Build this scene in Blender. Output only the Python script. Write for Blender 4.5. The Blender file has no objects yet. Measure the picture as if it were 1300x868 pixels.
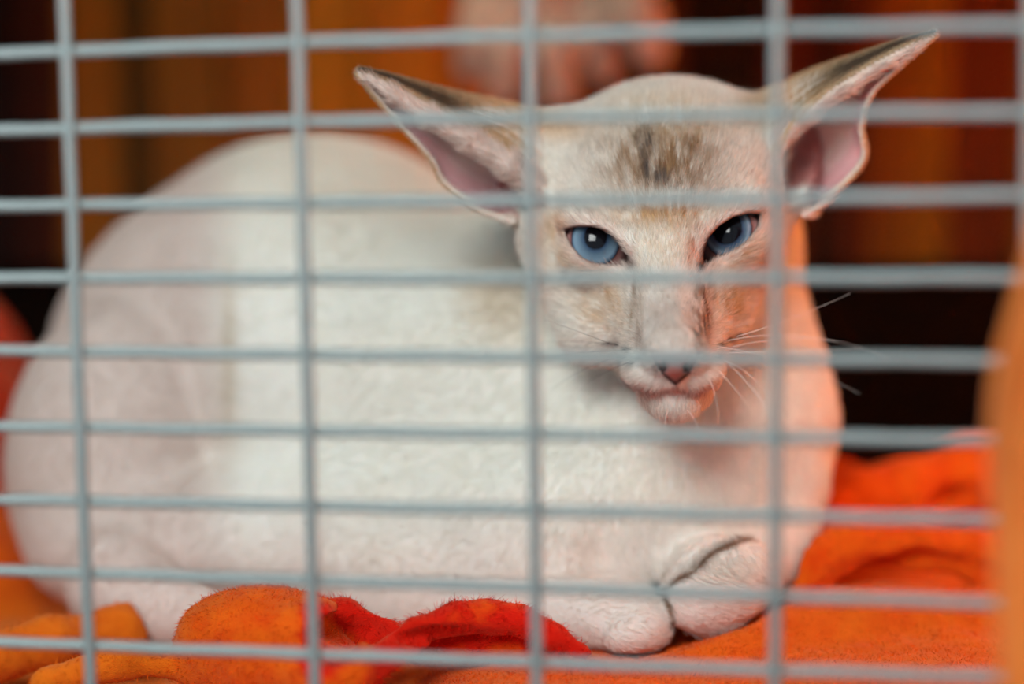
import bpy, math, random
import numpy as np
import openvdb as vdb
from mathutils import Vector, Matrix, kdtree

rng = np.random.default_rng(7)
random.seed(7)
SC = bpy.context.scene

# ------------------------------------------------------------------ camera
FPX = 85.0 / 36.0 * 1300.0            # focal length in pixels
PITCH = math.radians(7.0)             # the camera looks slightly down
CAMZ = 200.0                          # mm above the cage floor
cam = bpy.data.objects.new('camera', bpy.data.cameras.new('camera'))
SC.collection.objects.link(cam)
cam.data.lens = 85.0
cam.data.sensor_width = 36.0
cam.data.sensor_fit = 'HORIZONTAL'
cam.data.clip_start = 0.02
cam.data.clip_end = 20
cam.location = (0, 0, CAMZ / 1000)
cam.rotation_euler = (math.pi / 2 - PITCH, 0, 0)
cam.data.dof.use_dof = True
cam.data.dof.focus_distance = 0.712
cam.data.dof.aperture_fstop = 2.7
SC.camera = cam

# ------------------------------------------------------------------ world, lights, exposure
SC.view_settings.view_transform = 'Standard'
SC.view_settings.look = 'None'
SC.view_settings.gamma = 1.0
SC.view_settings.use_curve_mapping = False
SC.view_settings.exposure = 0.08

world = bpy.data.worlds.new('world')
SC.world = world
world.use_nodes = True
bg = world.node_tree.nodes['Background']
bg.inputs['Color'].default_value = (0.72, 0.86, 1.0, 1)
bg.inputs['Strength'].default_value = 0.62


def area(name, loc, target, size, power, color, sizey=None):
    l = bpy.data.lights.new(name, 'AREA')
    l.energy = power
    l.color = color
    l.size = size
    if sizey:
        l.shape = 'RECTANGLE'
        l.size_y = sizey
    o = bpy.data.objects.new(name, l)
    SC.collection.objects.link(o)
    o.location = loc
    o.rotation_euler = (Vector(target) - Vector(loc)).to_track_quat('-Z', 'Y').to_euler()
    return o


area('window_light', (-0.30, -0.30, 0.82), (0.0, 0.78, 0.08), 0.48, 17.5, (0.97, 1.0, 0.98))
area('cover_sun', (0.56, 0.92, 0.22), (0.335, 0.87, 0.11), 0.16, 27.0, (1.0, 0.95, 0.8))
area('wall_fill', (-0.10, 0.96, 0.31), (-0.05, 1.215, 0.24), 0.12, 0.30, (1.0, 0.86, 0.55))  # unseen fill added to light the upper planks

# ------------------------------------------------------------------ helpers
CP, SP = math.cos(PITCH), math.sin(PITCH)


def L(px, py, d):
    """point seen at (px,py) of the photograph at depth d mm -> modelling frame (right, depth, up), mm"""
    return np.array([(px - 650.0) / FPX * d, d, (434.0 - py) / FPX * d])


def to_world(P):
    P = np.atleast_2d(np.asarray(P, dtype=np.float64))
    return np.c_[P[:, 0], P[:, 1] * CP + P[:, 2] * SP, CAMZ - P[:, 1] * SP + P[:, 2] * CP] / 1000.0


def dir_world(P):
    P = np.atleast_2d(P)
    return np.c_[P[:, 0], P[:, 1] * CP + P[:, 2] * SP, -P[:, 1] * SP + P[:, 2] * CP]


def Wm(px, py, d):
    return Vector(to_world(L(px, py, d))[0])


def srgb(r, g, b):
    return tuple(((c / 255 / 12.92) if c <= 10 else ((c / 255 + 0.055) / 1.055) ** 2.4) for c in (r, g, b))


def mesh_from(name, V, F, mat=None, parent=None, smooth=True, col=None):
    me = bpy.data.meshes.new(name)
    V = np.asarray(V, dtype=np.float32)
    if isinstance(F, np.ndarray):
        F = F.astype(np.int32)
        n, k = F.shape
        me.vertices.add(len(V)); me.vertices.foreach_set('co', V.ravel())
        me.loops.add(n * k); me.loops.foreach_set('vertex_index', F.ravel())
        me.polygons.add(n)
        me.polygons.foreach_set('loop_start', np.arange(0, n * k, k, dtype=np.int32))
        me.polygons.foreach_set('loop_total', np.full(n, k, dtype=np.int32))
        me.update(calc_edges=True)
        me.validate()
    else:
        me.from_pydata([tuple(v) for v in V.tolist()], [], F)
        me.update()
    if smooth:
        me.polygons.foreach_set('use_smooth', np.ones(len(me.polygons), dtype=bool))
    if col is not None:
        a = me.attributes.new('Col', 'FLOAT_COLOR', 'POINT')
        a.data.foreach_set('color', np.c_[col, np.ones(len(col))].astype(np.float32).ravel())
    if mat:
        me.materials.append(mat)
    o = bpy.data.objects.new(name, me)
    SC.collection.objects.link(o)
    if parent:
        o.parent = parent
        o.matrix_parent_inverse = parent.matrix_world.inverted() if False else Matrix.Translation(-parent.location)
    return o


def empty(name, loc, label, cat, group=None):
    o = bpy.data.objects.new(name, None)
    o.empty_display_size = 0.02
    SC.collection.objects.link(o)
    o.location = loc
    o['label'] = label
    o['category'] = cat
    if group:
        o['group'] = group
    return o


def mat(name, color=(0.8, 0.8, 0.8), rough=0.6, metal=0.0, **kw):
    m = bpy.data.materials.new(name)
    m.use_nodes = True
    b = m.node_tree.nodes['Principled BSDF']
    b.inputs['Base Color'].default_value = (*color, 1)
    b.inputs['Roughness'].default_value = rough
    b.inputs['Metallic'].default_value = metal
    for k, v in kw.items():
        b.inputs[k.replace('_', ' ')].default_value = v
    return m, m.node_tree.nodes, m.node_tree.links, b


# ------------------------------------------------------------------ signed-distance sculpting
class Vol:
    def __init__(s, lo, hi, h):
        s.lo = np.array(lo, float); s.h = h
        s.n = np.ceil((np.array(hi) - s.lo) / h).astype(int) + 1
        s.ax = [(s.lo[i] + np.arange(s.n[i]) * h).astype(np.float32) for i in range(3)]
        s.F = np.full(s.n, 60.0, np.float32)

    def box(s, lo, hi, m):
        sl = []
        for i in range(3):
            a = int(np.clip(math.floor((lo[i] - m - s.lo[i]) / s.h), 0, s.n[i]))
            b = int(np.clip(math.ceil((hi[i] + m - s.lo[i]) / s.h) + 1, 0, s.n[i]))
            if b <= a:
                return None, None
            sl.append(slice(a, b))
        g = (s.ax[0][sl[0]][:, None, None], s.ax[1][sl[1]][None, :, None], s.ax[2][sl[2]][None, None, :])
        return tuple(sl), g

    def put(s, fn, lo, hi, k, op):
        sl, g = s.box(lo, hi, k * 1.5 + 8)
        if sl is None:
            return
        d = fn(*g).astype(np.float32)
        A = s.F[sl]
        if op == 'u':
            hh = np.maximum(k - np.abs(A - d), 0) / max(k, 1e-6)
            s.F[sl] = np.minimum(A, d) - hh * hh * k * 0.25
        else:
            d = -d
            hh = np.maximum(k - np.abs(A - d), 0) / max(k, 1e-6)
            s.F[sl] = np.maximum(A, d) + hh * hh * k * 0.25

    def ell(s, c, r, k=6, rot=None, op='u'):
        """rot: degrees about the depth axis (+ = clockwise in the picture), or 3 euler degrees"""
        c = np.array(c, float); r = np.array(r, float)
        R = np.eye(3)
        if rot is not None:
            e = (0, rot, 0) if np.isscalar(rot) else rot
            R = np.array((Matrix.Rotation(math.radians(e[2]), 3, 'Z') @ Matrix.Rotation(math.radians(e[0]), 3, 'X')
                          @ Matrix.Rotation(math.radians(e[1]), 3, 'Y')))
        Ri = R.T

        def fn(x, y, z):
            x = x - c[0]; y = y - c[1]; z = z - c[2]
            q = [(Ri[i, 0] * x + Ri[i, 1] * y + Ri[i, 2] * z) for i in range(3)]
            k0 = np.sqrt(sum((q[i] / r[i]) ** 2 for i in range(3)))
            k1 = np.sqrt(sum((q[i] / r[i] ** 2) ** 2 for i in range(3))) + 1e-6
            return k0 * (k0 - 1) / k1
        m = r.max() if rot is not None else r
        s.put(fn, c - m, c + m, k, op)

    def cone(s, a, b, r1, r2, k=6, op='u', squash=None):
        a = np.array(a, float); b = np.array(b, float)
        ba = b - a; l2 = float(ba @ ba)
        m = max(r1, r2)

        def fn(x, y, z):
            x = x - a[0]; y = y - a[1]; z = z - a[2]
            t = np.clip((x * ba[0] + y * ba[1] + z * ba[2]) / l2, 0, 1)
            return np.sqrt((x - t * ba[0]) ** 2 + (y - t * ba[1]) ** 2 + (z - t * ba[2]) ** 2) - (r1 + (r2 - r1) * t)
        s.put(fn, np.minimum(a, b) - m, np.maximum(a, b) + m, k, op)

    def chain(s, pts, rs, k=6, op='u'):
        for i in range(len(pts) - 1):
            s.cone(pts[i], pts[i + 1], rs[i], rs[i + 1], k, op)

    def shell(s, P, Q, k=1.5):
        """union with a closed polygon mesh"""
        t = vdb.createLinearTransform(s.h)
        g = vdb.FloatGrid.createLevelSetFromPolygons(np.ascontiguousarray(P - s.lo, dtype=np.float32),
                                                     quads=np.ascontiguousarray(Q, dtype=np.uint32), transform=t, halfWidth=5)
        A = np.full(s.n, 5 * s.h, np.float32)
        g.copyToArray(A)
        hh = np.maximum(k - np.abs(s.F - A), 0) / k
        s.F = np.minimum(s.F, A) - hh * hh * k * 0.25

    def mesh(s):
        g = vdb.FloatGrid()
        g.background = 60.0
        F = s.F
        for ax in range(3):                      # close the volume at its walls
            sl = [slice(None)] * 3
            for e in (0, -1):
                sl[ax] = e
                F[tuple(sl)] = np.maximum(F[tuple(sl)], 0.5 * s.h)
        g.copyFromArray(F)
        r = g.convertToQuads(0.0)
        P, Q = np.asarray(r[0], dtype=np.float64), np.asarray(r[1]).astype(np.int64)
        P = P * s.h + s.lo
        a, b, c = P[Q[:, 0]], P[Q[:, 1]], P[Q[:, 2]]
        if np.einsum('ij,ij->i', np.cross(b - a, c - a), a - P.mean(0)).sum() < 0:
            Q = Q[:, ::-1]
        return P, Q


def poly_sd(poly, u, v):
    """signed distance to a 2D polygon, negative inside"""
    poly = np.array(poly, float)
    n = len(poly)
    d = np.full(np.broadcast(u, v).shape, 1e9)
    s = np.ones(d.shape)
    for i in range(n):
        a = poly[i]; b = poly[i - 1]
        e = b - a
        wx, wy = u - a[0], v - a[1]
        t = np.clip((wx * e[0] + wy * e[1]) / (e @ e), 0, 1)
        d = np.minimum(d, (wx - e[0] * t) ** 2 + (wy - e[1] * t) ** 2)
        c1 = v >= a[1]; c2 = v < b[1]; c3 = e[0] * wy > e[1] * wx
        s = np.where((c1 & c2 & c3) | (~c1 & ~c2 & ~c3), -s, s)
    return np.sqrt(d) * s


def vnoise(P, scale, seed=0):
    """smooth value noise 0..1 on points"""
    r = np.random.default_rng(seed).random(4096)
    q = np.asarray(P) / scale
    i = np.floor(q).astype(np.int64); f = q - i
    f = f * f * (3 - 2 * f)
    out = 0
    for dx in (0, 1):
        for dy in (0, 1):
            for dz in (0, 1):
                h = ((i[:, 0] + dx) * 73856093 ^ (i[:, 1] + dy) * 19349663 ^ (i[:, 2] + dz) * 83492791) & 4095
                w = (f[:, 0] if dx else 1 - f[:, 0]) * (f[:, 1] if dy else 1 - f[:, 1]) * (f[:, 2] if dz else 1 - f[:, 2])
                out = out + r[h] * w
    return out


def sstep(e0, e1, x):
    t = np.clip((x - e0) / (e1 - e0), 0, 1)
    return t * t * (3 - 2 * t)


def normals(P, Q):
    a = P[Q[:, 2]] - P[Q[:, 0]]; b = P[Q[:, 3]] - P[Q[:, 1]]
    fn = np.cross(a, b)
    N = np.zeros_like(P)
    for i in range(4):
        for ax in range(3):
            N[:, ax] += np.bincount(Q[:, i], fn[:, ax], len(P))
    N /= np.linalg.norm(N, axis=1, keepdims=True) + 1e-9
    return N, fn


def hair(name, roots, dirs, lens, nrm, col, radius, material, parent, npts=4, lift=0.35, jitter=0.25, droop=0.5):
    """short fur: one strand per root in the modelling frame (mm)"""
    n = len(roots)
    d0 = dirs + nrm * lift + rng.normal(0, jitter, (n, 3))
    d0 /= np.linalg.norm(d0, axis=1, keepdims=True)
    d1 = dirs + nrm * lift * (1 - droop) + rng.normal(0, jitter * 0.6, (n, 3))
    d1 /= np.linalg.norm(d1, axis=1, keepdims=True)
    t = np.linspace(0, 1, npts)
    P = roots[:, None, :] - nrm[:, None, :] * 0.25 + lens[:, None, None] * (
        d0[:, None, :] * (t - t * t / 2)[None, :, None] + d1[:, None, :] * (t * t / 2)[None, :, None])
    W = to_world(P.reshape(-1, 3)) - np.array(parent.location)[None, :]
    cu = bpy.data.hair_curves.new(name)
    cu.add_curves([npts] * n)
    cu.attributes['position'].data.foreach_set('vector', W.astype(np.float32).ravel())
    ra = cu.attributes.get('radius') or cu.attributes.new('radius', 'FLOAT', 'POINT')
    rad = np.tile((1 - 0.8 * t) * radius / 1000.0, n).astype(np.float32)
    ra.data.foreach_set('value', rad)
    ca = cu.attributes.new('Col', 'FLOAT_COLOR', 'POINT')
    cc = np.repeat(np.c_[col, np.ones(n)], npts, axis=0).astype(np.float32)
    ca.data.foreach_set('color', cc.ravel())
    cu.materials.append(material)
    o = bpy.data.objects.new(name, cu)
    SC.collection.objects.link(o)
    o.parent = parent
    o['kind'] = 'stuff'
    return o


def scatter(P, Q, fn, weight, count):
    """random points on quads, weight per quad (times area)"""
    A = np.linalg.norm(fn, axis=1) * 0.5 * weight
    c = np.cumsum(A)
    idx = np.searchsorted(c, rng.random(count) * c[-1])
    idx = np.minimum(idx, len(Q) - 1)
    u = rng.random((count, 1)); v = rng.random((count, 1))
    q = Q[idx]
    w = [(1 - u) * (1 - v), u * (1 - v), u * v, (1 - u) * v]
    return q, w


def interp(a, q, w):
    return sum(a[q[:, i]] * w[i] for i in range(4))


# ------------------------------------------------------------------ materials
def attr_color(nt, name='Col'):
    a = nt.nodes.new('ShaderNodeAttribute')
    a.attribute_name = name
    return a


m_skin, ns, ls, b = mat('cat_coat', rough=0.75)
a = attr_color(m_skin.node_tree)
nz = ns.new('ShaderNodeTexNoise'); nz.inputs['Scale'].default_value = 900; nz.inputs['Detail'].default_value = 4
mx = ns.new('ShaderNodeMix'); mx.data_type = 'RGBA'; mx.blend_type = 'MULTIPLY'; mx.inputs[0].default_value = 0.25
ls.new(a.outputs['Color'], mx.inputs[6]); ls.new(nz.outputs['Fac'], mx.inputs[7]); ls.new(mx.outputs[2], b.inputs['Base Color'])
b.inputs['Subsurface Weight'].default_value = 0.25
b.inputs['Subsurface Radius'].default_value = (0.006, 0.003, 0.002)
b.inputs['Subsurface Scale'].default_value = 0.5
b.inputs['Specular IOR Level'].default_value = 0.2


def hair_mat(name, rough=0.55, spec=0.25, trans=0.25):
    m = bpy.data.materials.new(name)
    m.use_nodes = True
    nt = m.node_tree
    b = nt.nodes['Principled BSDF']
    a = attr_color(nt)
    nt.links.new(a.outputs['Color'], b.inputs['Base Color'])
    b.inputs['Roughness'].default_value = rough
    b.inputs['Specular IOR Level'].default_value = spec
    tr = nt.nodes.new('ShaderNodeBsdfTranslucent')
    nt.links.new(a.outputs['Color'], tr.inputs['Color'])
    ms = nt.nodes.new('ShaderNodeMixShader')
    ms.inputs[0].default_value = trans
    nt.links.new(b.outputs[0], ms.inputs[1]); nt.links.new(tr.outputs[0], ms.inputs[2])
    nt.links.new(ms.outputs[0], nt.nodes['Material Output'].inputs['Surface'])
    return m


m_fur = hair_mat('cat_fur')
m_fuzz = hair_mat('fleece_fuzz', 0.8, 0.1, 0.3)

# ================================================================== SETTING: cage wall of planks, floor
BACKD = 1215.0
m_wallbase = mat('dark_joint', srgb(20, 9, 4), 0.9)[0]


def box_mesh(name, x0, x1, y0, y1, z0, z1, material, parent=None, bevel=0.0):
    import bmesh
    bm = bmesh.new()
    bmesh.ops.create_cube(bm, size=1)
    for v in bm.verts:
        v.co = ((x0 + x1) / 2 + v.co.x * (x1 - x0), (y0 + y1) / 2 + v.co.y * (y1 - y0), (z0 + z1) / 2 + v.co.z * (z1 - z0))
    if bevel:
        bmesh.ops.bevel(bm, geom=bm.edges[:], offset=bevel, segments=1, affect='EDGES', profile=0.7)
    me = bpy.data.meshes.new(name); bm.to_mesh(me); bm.free()
    if material:
        me.materials.append(material)
    o = bpy.data.objects.new(name, me)
    SC.collection.objects.link(o)
    if parent:
        o.parent = parent
    return o


wy = 1.215
wall = box_mesh('wall_back', -0.62, 0.62, wy + 0.008, wy + 0.03, -0.02, 0.75, m_wallbase)
wall['kind'] = 'structure'


def wood(name, c):
    m, ns, ls, b = mat(name, c, 0.6, Specular_IOR_Level=0.12)
    tc = ns.new('ShaderNodeTexCoord')
    mp = ns.new('ShaderNodeMapping'); mp.inputs['Scale'].default_value = (60, 60, 4)
    nz = ns.new('ShaderNodeTexNoise'); nz.inputs['Scale'].default_value = 3; nz.inputs['Detail'].default_value = 5
    rp = ns.new('ShaderNodeValToRGB')
    rp.color_ramp.elements[0].position = 0.3; rp.color_ramp.elements[0].color = (c[0] * .6, c[1] * .55, c[2] * .5, 1)
    rp.color_ramp.elements[1].position = 0.7; rp.color_ramp.elements[1].color = (min(1, c[0] * 1.3), c[1] * 1.3, c[2] * 1.2, 1)
    ls.new(tc.outputs['Object'], mp.inputs[0]); ls.new(mp.outputs[0], nz.inputs[0])
    ls.new(nz.outputs['Fac'], rp.inputs[0]); ls.new(rp.outputs[0], b.inputs['Base Color'])
    return m


planks = [(-560, -420, (60, 30, 8)), (-420, -300, (110, 50, 10)), (-300, -180, (70, 30, 6)), (-180, -60, (90, 45, 8)),
          (-60, 34, (45, 8, 3)), (34, 84, (72, 20, 5)), (84, 160, (168, 92, 18)), (160, 196, (84, 50, 12)),
          (196, 290, (150, 84, 18)), (290, 376, (160, 82, 12)), (376, 462, (205, 118, 16)), (462, 566, (215, 120, 20)),
          (566, 640, (205, 100, 20)), (640, 722, (130, 60, 18)), (722, 860, (110, 60, 25)), (860, 968, (34, 20, 10)),
          (968, 1028, (100, 36, 8)), (1028, 1070, (60, 24, 8)), (1070, 1104, (110, 44, 8)), (1104, 1152, (150, 82, 12)),
          (1152, 1200, (165, 102, 16)), (1200, 1290, (115, 46, 8)), (1290, 1370, (150, 92, 22)), (1370, 1480, (110, 50, 10)),
          (1480, 1600, (80, 36, 8)), (1600, 1740, (130, 66, 12)), (1740, 1860, (90, 40, 8)), (1860, 1990, (60, 28, 8))]
mmpx = BACKD / FPX / 1000
for i, (p0, p1, c) in enumerate(planks):
    m = wood('stained_wood_%d' % i, [v_ * k_ for v_, k_ in zip(srgb(*c), (0.62, 0.72, 0.6))])
    o = box_mesh('plank', (p0 - 650) * mmpx + 0.0006, (p1 - 650) * mmpx - 0.0006,
                 wy - 0.006 - 0.002 * (i % 3), wy + 0.008, -0.015, 0.745, m, wall, 0.0012)

m_floor, ns, ls, b = mat('tray_floor', srgb(70, 62, 58), 0.6)
nz = ns.new('ShaderNodeTexNoise'); nz.inputs['Scale'].default_value = 40
bp = ns.new('ShaderNodeBump'); bp.inputs['Strength'].default_value = 0.2
ls.new(nz.outputs['Fac'], bp.inputs['Height']); ls.new(bp.outputs[0], b.inputs['Normal'])
floor = box_mesh('floor', -0.62, 0.62, 0.30, wy + 0.03, -0.04, -0.02, m_floor)
floor['kind'] = 'structure'

# black board added behind the cat to stand for the shade low down
m_black, ns, ls, b = mat('board_black', srgb(14, 7, 5), 0.9, Specular_IOR_Level=0.02)
panel = empty('shade_board', (0.0, 1.12, -0.02), 'low black board added for the shade behind the pale cat', 'backdrop')
pz = Wm(1200, 352, 1115).z
o = box_mesh('board_face', -0.45, 0.55, -0.004, 0.004, 0.0, pz + 0.02, m_black, panel, 0.0015)
o = box_mesh('rim', -0.45, 0.55, -0.009, 0.009, pz + 0.016, pz + 0.024, m_black, panel, 0.003)

# ================================================================== WIRE GRID
yaw, pit, rol = -0.196345911, 0.118137879, -0.0157806667


def Rm(yaw, pit, roll):
    cy, sy = math.cos(yaw), math.sin(yaw); cp, sp = math.cos(pit), math.sin(pit); cr, sr = math.cos(roll), math.sin(roll)
    Rz = np.array([[cy, -sy, 0], [sy, cy, 0], [0, 0, 1]]); Rx = np.array([[1, 0, 0], [0, cp, -sp], [0, sp, cp]])
    Ry = np.array([[cr, 0, sr], [0, 1, 0], [-sr, 0, cr]])
    return Ry @ Rx @ Rz


RG = Rm(yaw, pit, rol)
OG = np.array([-115.01, 629.2, 76.56])


def on_grid(px, py, off=0.0):
    """point of the wire plane seen at px,py -> grid coordinates (a along wires, b down)"""
    r = np.array([(px - 650) / FPX, 1, (434 - py) / FPX])
    n = RG[:, 1]
    t = (OG @ n) / (r @ n)
    p = r * t - OG
    return p @ RG[:, 0], -(p @ RG[:, 2])


def grid_pt(a, b, off=0.0):
    return OG + a * RG[:, 0] - b * RG[:, 2] + off * RG[:, 1]


m_wire, ns, ls, b = mat('galvanised_wire', (0.42, 0.47, 0.47), 0.42, 0.55)
nz = ns.new('ShaderNodeTexNoise'); nz.inputs['Scale'].default_value = 350; nz.inputs['Detail'].default_value = 6
rp = ns.new('ShaderNodeValToRGB')
rp.color_ramp.elements[0].position = 0.3; rp.color_ramp.elements[0].color = (0.185, 0.225, 0.225, 1)
rp.color_ramp.elements[1].position = 0.72; rp.color_ramp.elements[1].color = (0.39, 0.45, 0.435, 1)
ls.new(nz.outputs['Fac'], rp.inputs[0]); ls.new(rp.outputs[0], b.inputs['Base Color'])
bp = ns.new('ShaderNodeBump'); bp.inputs['Strength'].default_value = 0.35; bp.inputs['Distance'].default_value = 0.0006
ls.new(nz.outputs['Fac'], bp.inputs['Height']); ls.new(bp.outputs[0], b.inputs['Normal'])


def tube(name, pts, radii, material, parent=None, seg=12, cap=True):
    """tube along world points (m)"""
    pts = [Vector(p) for p in pts]
    V = []; F = []
    n = len(pts)
    up = None
    for i, p in enumerate(pts):
        t = (pts[min(i + 1, n - 1)] - pts[max(i - 1, 0)]).normalized()
        if up is None:
            up = Vector((0, 1, 0)) if abs(t.y) < .8 else Vector((1, 0, 0))
        x = t.cross(up).normalized(); y = x.cross(t).normalized()
        up = y
        r = radii[i] if hasattr(radii, '__len__') else radii
        for k in range(seg):
            a = 2 * math.pi * k / seg
            V.append(p + x * (math.cos(a) * r) + y * (math.sin(a) * r))
    for i in range(n - 1):
        for k in range(seg):
            F.append((i * seg + k, i * seg + (k + 1) % seg, (i + 1) * seg + (k + 1) % seg, (i + 1) * seg + k))
    if cap:
        F.append(tuple(range(seg))[::-1]); F.append(tuple((n - 1) * seg + k for k in range(seg)))
    loc = np.array(parent.location) if parent else np.zeros(3)
    me = bpy.data.meshes.new(name)
    me.from_pydata([tuple(np.array(v) - loc) for v in V], [], F)
    me.update()
    me.polygons.foreach_set('use_smooth', np.ones(len(me.polygons), dtype=bool))
    me.materials.append(material)
    o = bpy.data.objects.new(name, me)
    SC.collection.objects.link(o)
    if parent:
        o.parent = parent
    return o


gbase = to_world(grid_pt(90, 250))[0]
grid = empty('wire_grid', Vector(gbase), 'welded galvanised grey wire cage front standing before the pale cat', 'cage')
Hy = [[65, 53, 45, 39, 33], [163.5, 154, 149, 147, 142.5], [260.5, 258.5, 255, 251.5, 249.5], [353.5, 353.5, 354, 352.5, 352.5],
      [447.5, 450, 454.5, 457, 457.5], [544, 547, 552, 557, 558.5], [637.5, 642, 649, 657, 660.5], [729, 737, 747, 759, 766],
      [821, 829.5, 842, 855, 859.5]]
Hx = [98, 390, 678, 986, 1250]
Vx = {0: [(30, 86), (100, 87.5), (200, 91.5), (300, 95), (434, 101), (600, 108), (750, 112), (860, 117)],
      1: [(30, 380), (200, 384), (400, 390), (600, 396), (800, 399.5)],
      2: [(30, 674), (200, 675.5), (350, 678), (600, 680), (800, 682)],
      3: [(30, 987.5), (200, 987), (400, 986.5), (600, 986), (800, 984.5)]}
WR = 1.62
for row in range(-4, 13):
    if 0 <= row < 9:
        ab = [on_grid(x, y) for x, y in zip(Hx, Hy[row])]
        co = np.polyfit([p[0] for p in ab], [p[1] for p in ab], 2)
    else:
        co = [0, 0, row * 20.0]
    pts = []
    for a in np.linspace(-140, 285, 60):
        aa = np.clip(a, -20, 250)
        b_ = np.polyval(co, aa) + 0.10 * math.sin(a * 0.16 + row * 2.1)
        pts.append(Vector(to_world(grid_pt(a, b_, 1.3))[0]))
    o = tube('horizontal_wire', pts, [WR / 1000 * (1 + 0.05 * math.sin(i * 2.3 + row)) for i in range(60)], m_wire, grid)
for c in range(-2, 5):
    if c in Vx:
        ab = [on_grid(x, y) for y, x in Vx[c]]
        co = np.polyfit([p[1] for p in ab], [p[0] for p in ab], 2)
    else:
        co = [0, 0, c * 61.1]
    pts = []
    for b_ in np.linspace(-82, 245, 50):
        bb = np.clip(b_, -15, 175)
        pts.append(Vector(to_world(grid_pt(np.polyval(co, bb) + 0.08 * math.sin(b_ * 0.2 + c), b_, -1.3))[0]))
    o = tube('vertical_wire', pts, WR / 1000, m_wire, grid)

# ================================================================== CAT: one sculpted body
EYE_L = [(717, 291), (733, 287.5), (755, 288), (773, 296), (787, 309), (795, 322), (799, 333), (791, 335), (775, 335), (756, 334), (738, 326), (725, 310)]
EYE_R = [(965, 271), (962, 287), (948, 305), (930, 318), (914, 324), (902, 331), (892, 338), (891, 322), (897, 303), (911, 288), (930, 276), (950, 271)]
ER = 10.3
EC_L = L(757, 312, 733.5)
EC_R = L(927, 301, 732.5)

vh = Vol((-65, 672, -50), (142, 850, 98), 0.75)
k = 10
vh.ell(L(850, 222, 772), (38, 46, 28.5), 8)                       # skull
vh.ell(L(852, 162, 770), (24, 34, 12.5), 9)                    # crown
vh.ell(L(848, 255, 745), (32, 26, 23), 12)                      # brow
vh.cone(L(733, 305, 760), L(754, 418, 743), 18, 11, 12)          # left cheek
vh.cone(L(938, 296, 762), L(915, 400, 738), 14, 8, 12)          # right cheek
vh.cone(L(849, 330, 744), L(857, 470, 714), 25, 12.5, 12)       # wedge of the muzzle
vh.cone(L(846, 280, 726), L(856, 440, 697), 9.5, 9.0, 8)        # bridge of the nose
vh.ell(L(856, 449, 694), (9.4, 6, 6), 3)                        # nose
vh.cone(L(856, 462, 692), L(857, 482, 695), 4.4, 2.4, 2)
vh.ell(L(829, 474, 704), (8.8, 8.5, 6.0), 4, 20)                     # whisker pads
vh.ell(L(883, 474, 704), (8.3, 8.5, 6.0), 4, -18)
vh.ell(L(858, 510, 708), (6.6, 7, 5.2), 4)                         # chin
vh.cone(L(857, 492, 724), L(850, 430, 760), 8, 20, 10)         # jaw
vh.ell(L(700, 215, 768), (17, 18, 18), 12)                      # ear roots
vh.ell(L(985, 200, 768), (14, 18, 18), 12)
vh.cone(L(850, 300, 800), L(850, 420, 820), 38, 42, 14)         # nape, runs down into the neck
for EC in (EC_L, EC_R):
    vh.ell(EC, (ER + 1.3,) * 3, 5)
# brow ridges over the eyes and the hollow at the inner corners
vh.cone(L(722, 276, 728), L(800, 305, 716), 3.5, 3.0, 5)
vh.cone(L(955, 258, 727), L(892, 300, 716), 3.5, 3.0, 5)
vh.cone(L(806, 345, 700), L(812, 400, 692), 3.0, 2.0, 7, 's')
vh.cone(L(888, 345, 700), L(893, 400, 692), 3.0, 2.0, 7, 's')


def ear_surface(rows, n_t=40, n_s=26):
    """rows: list of 5-point cross sections (edge, top, back, lower back, lower edge), base to tip"""
    R_ = np.array([[L(*p) for p in r] for r in rows])            # T x 5 x 3

    def spl(A, n):
        m = len(A)
        t = np.linspace(0, m - 1, n)
        i = np.clip(np.floor(t).astype(int), 0, m - 2); f = (t - i).reshape(-1, *([1] * (A.ndim - 1)))
        p0 = A[np.clip(i - 1, 0, m - 1)]; p1 = A[i]; p2 = A[i + 1]; p3 = A[np.clip(i + 2, 0, m - 1)]
        return 0.5 * ((2 * p1) + (-p0 + p2) * f + (2 * p0 - 5 * p1 + 4 * p2 - p3) * f ** 2 + (-p0 + 3 * p1 - 3 * p2 + p3) * f ** 3)
    S = spl(R_, n_t)
    S = np.swapaxes(spl(np.swapaxes(S, 0, 1), n_s), 0, 1)         # n_t x n_s x 3
    return S


def tiprow(x, y, d, e=2.5):
    return [(x + e, y + e, d), (x + e, y - e * .3, d + 2), (x, y, d + 4), (x - e * .2, y + e, d + 2), (x + e * .4, y + e * 1.6, d)]


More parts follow.
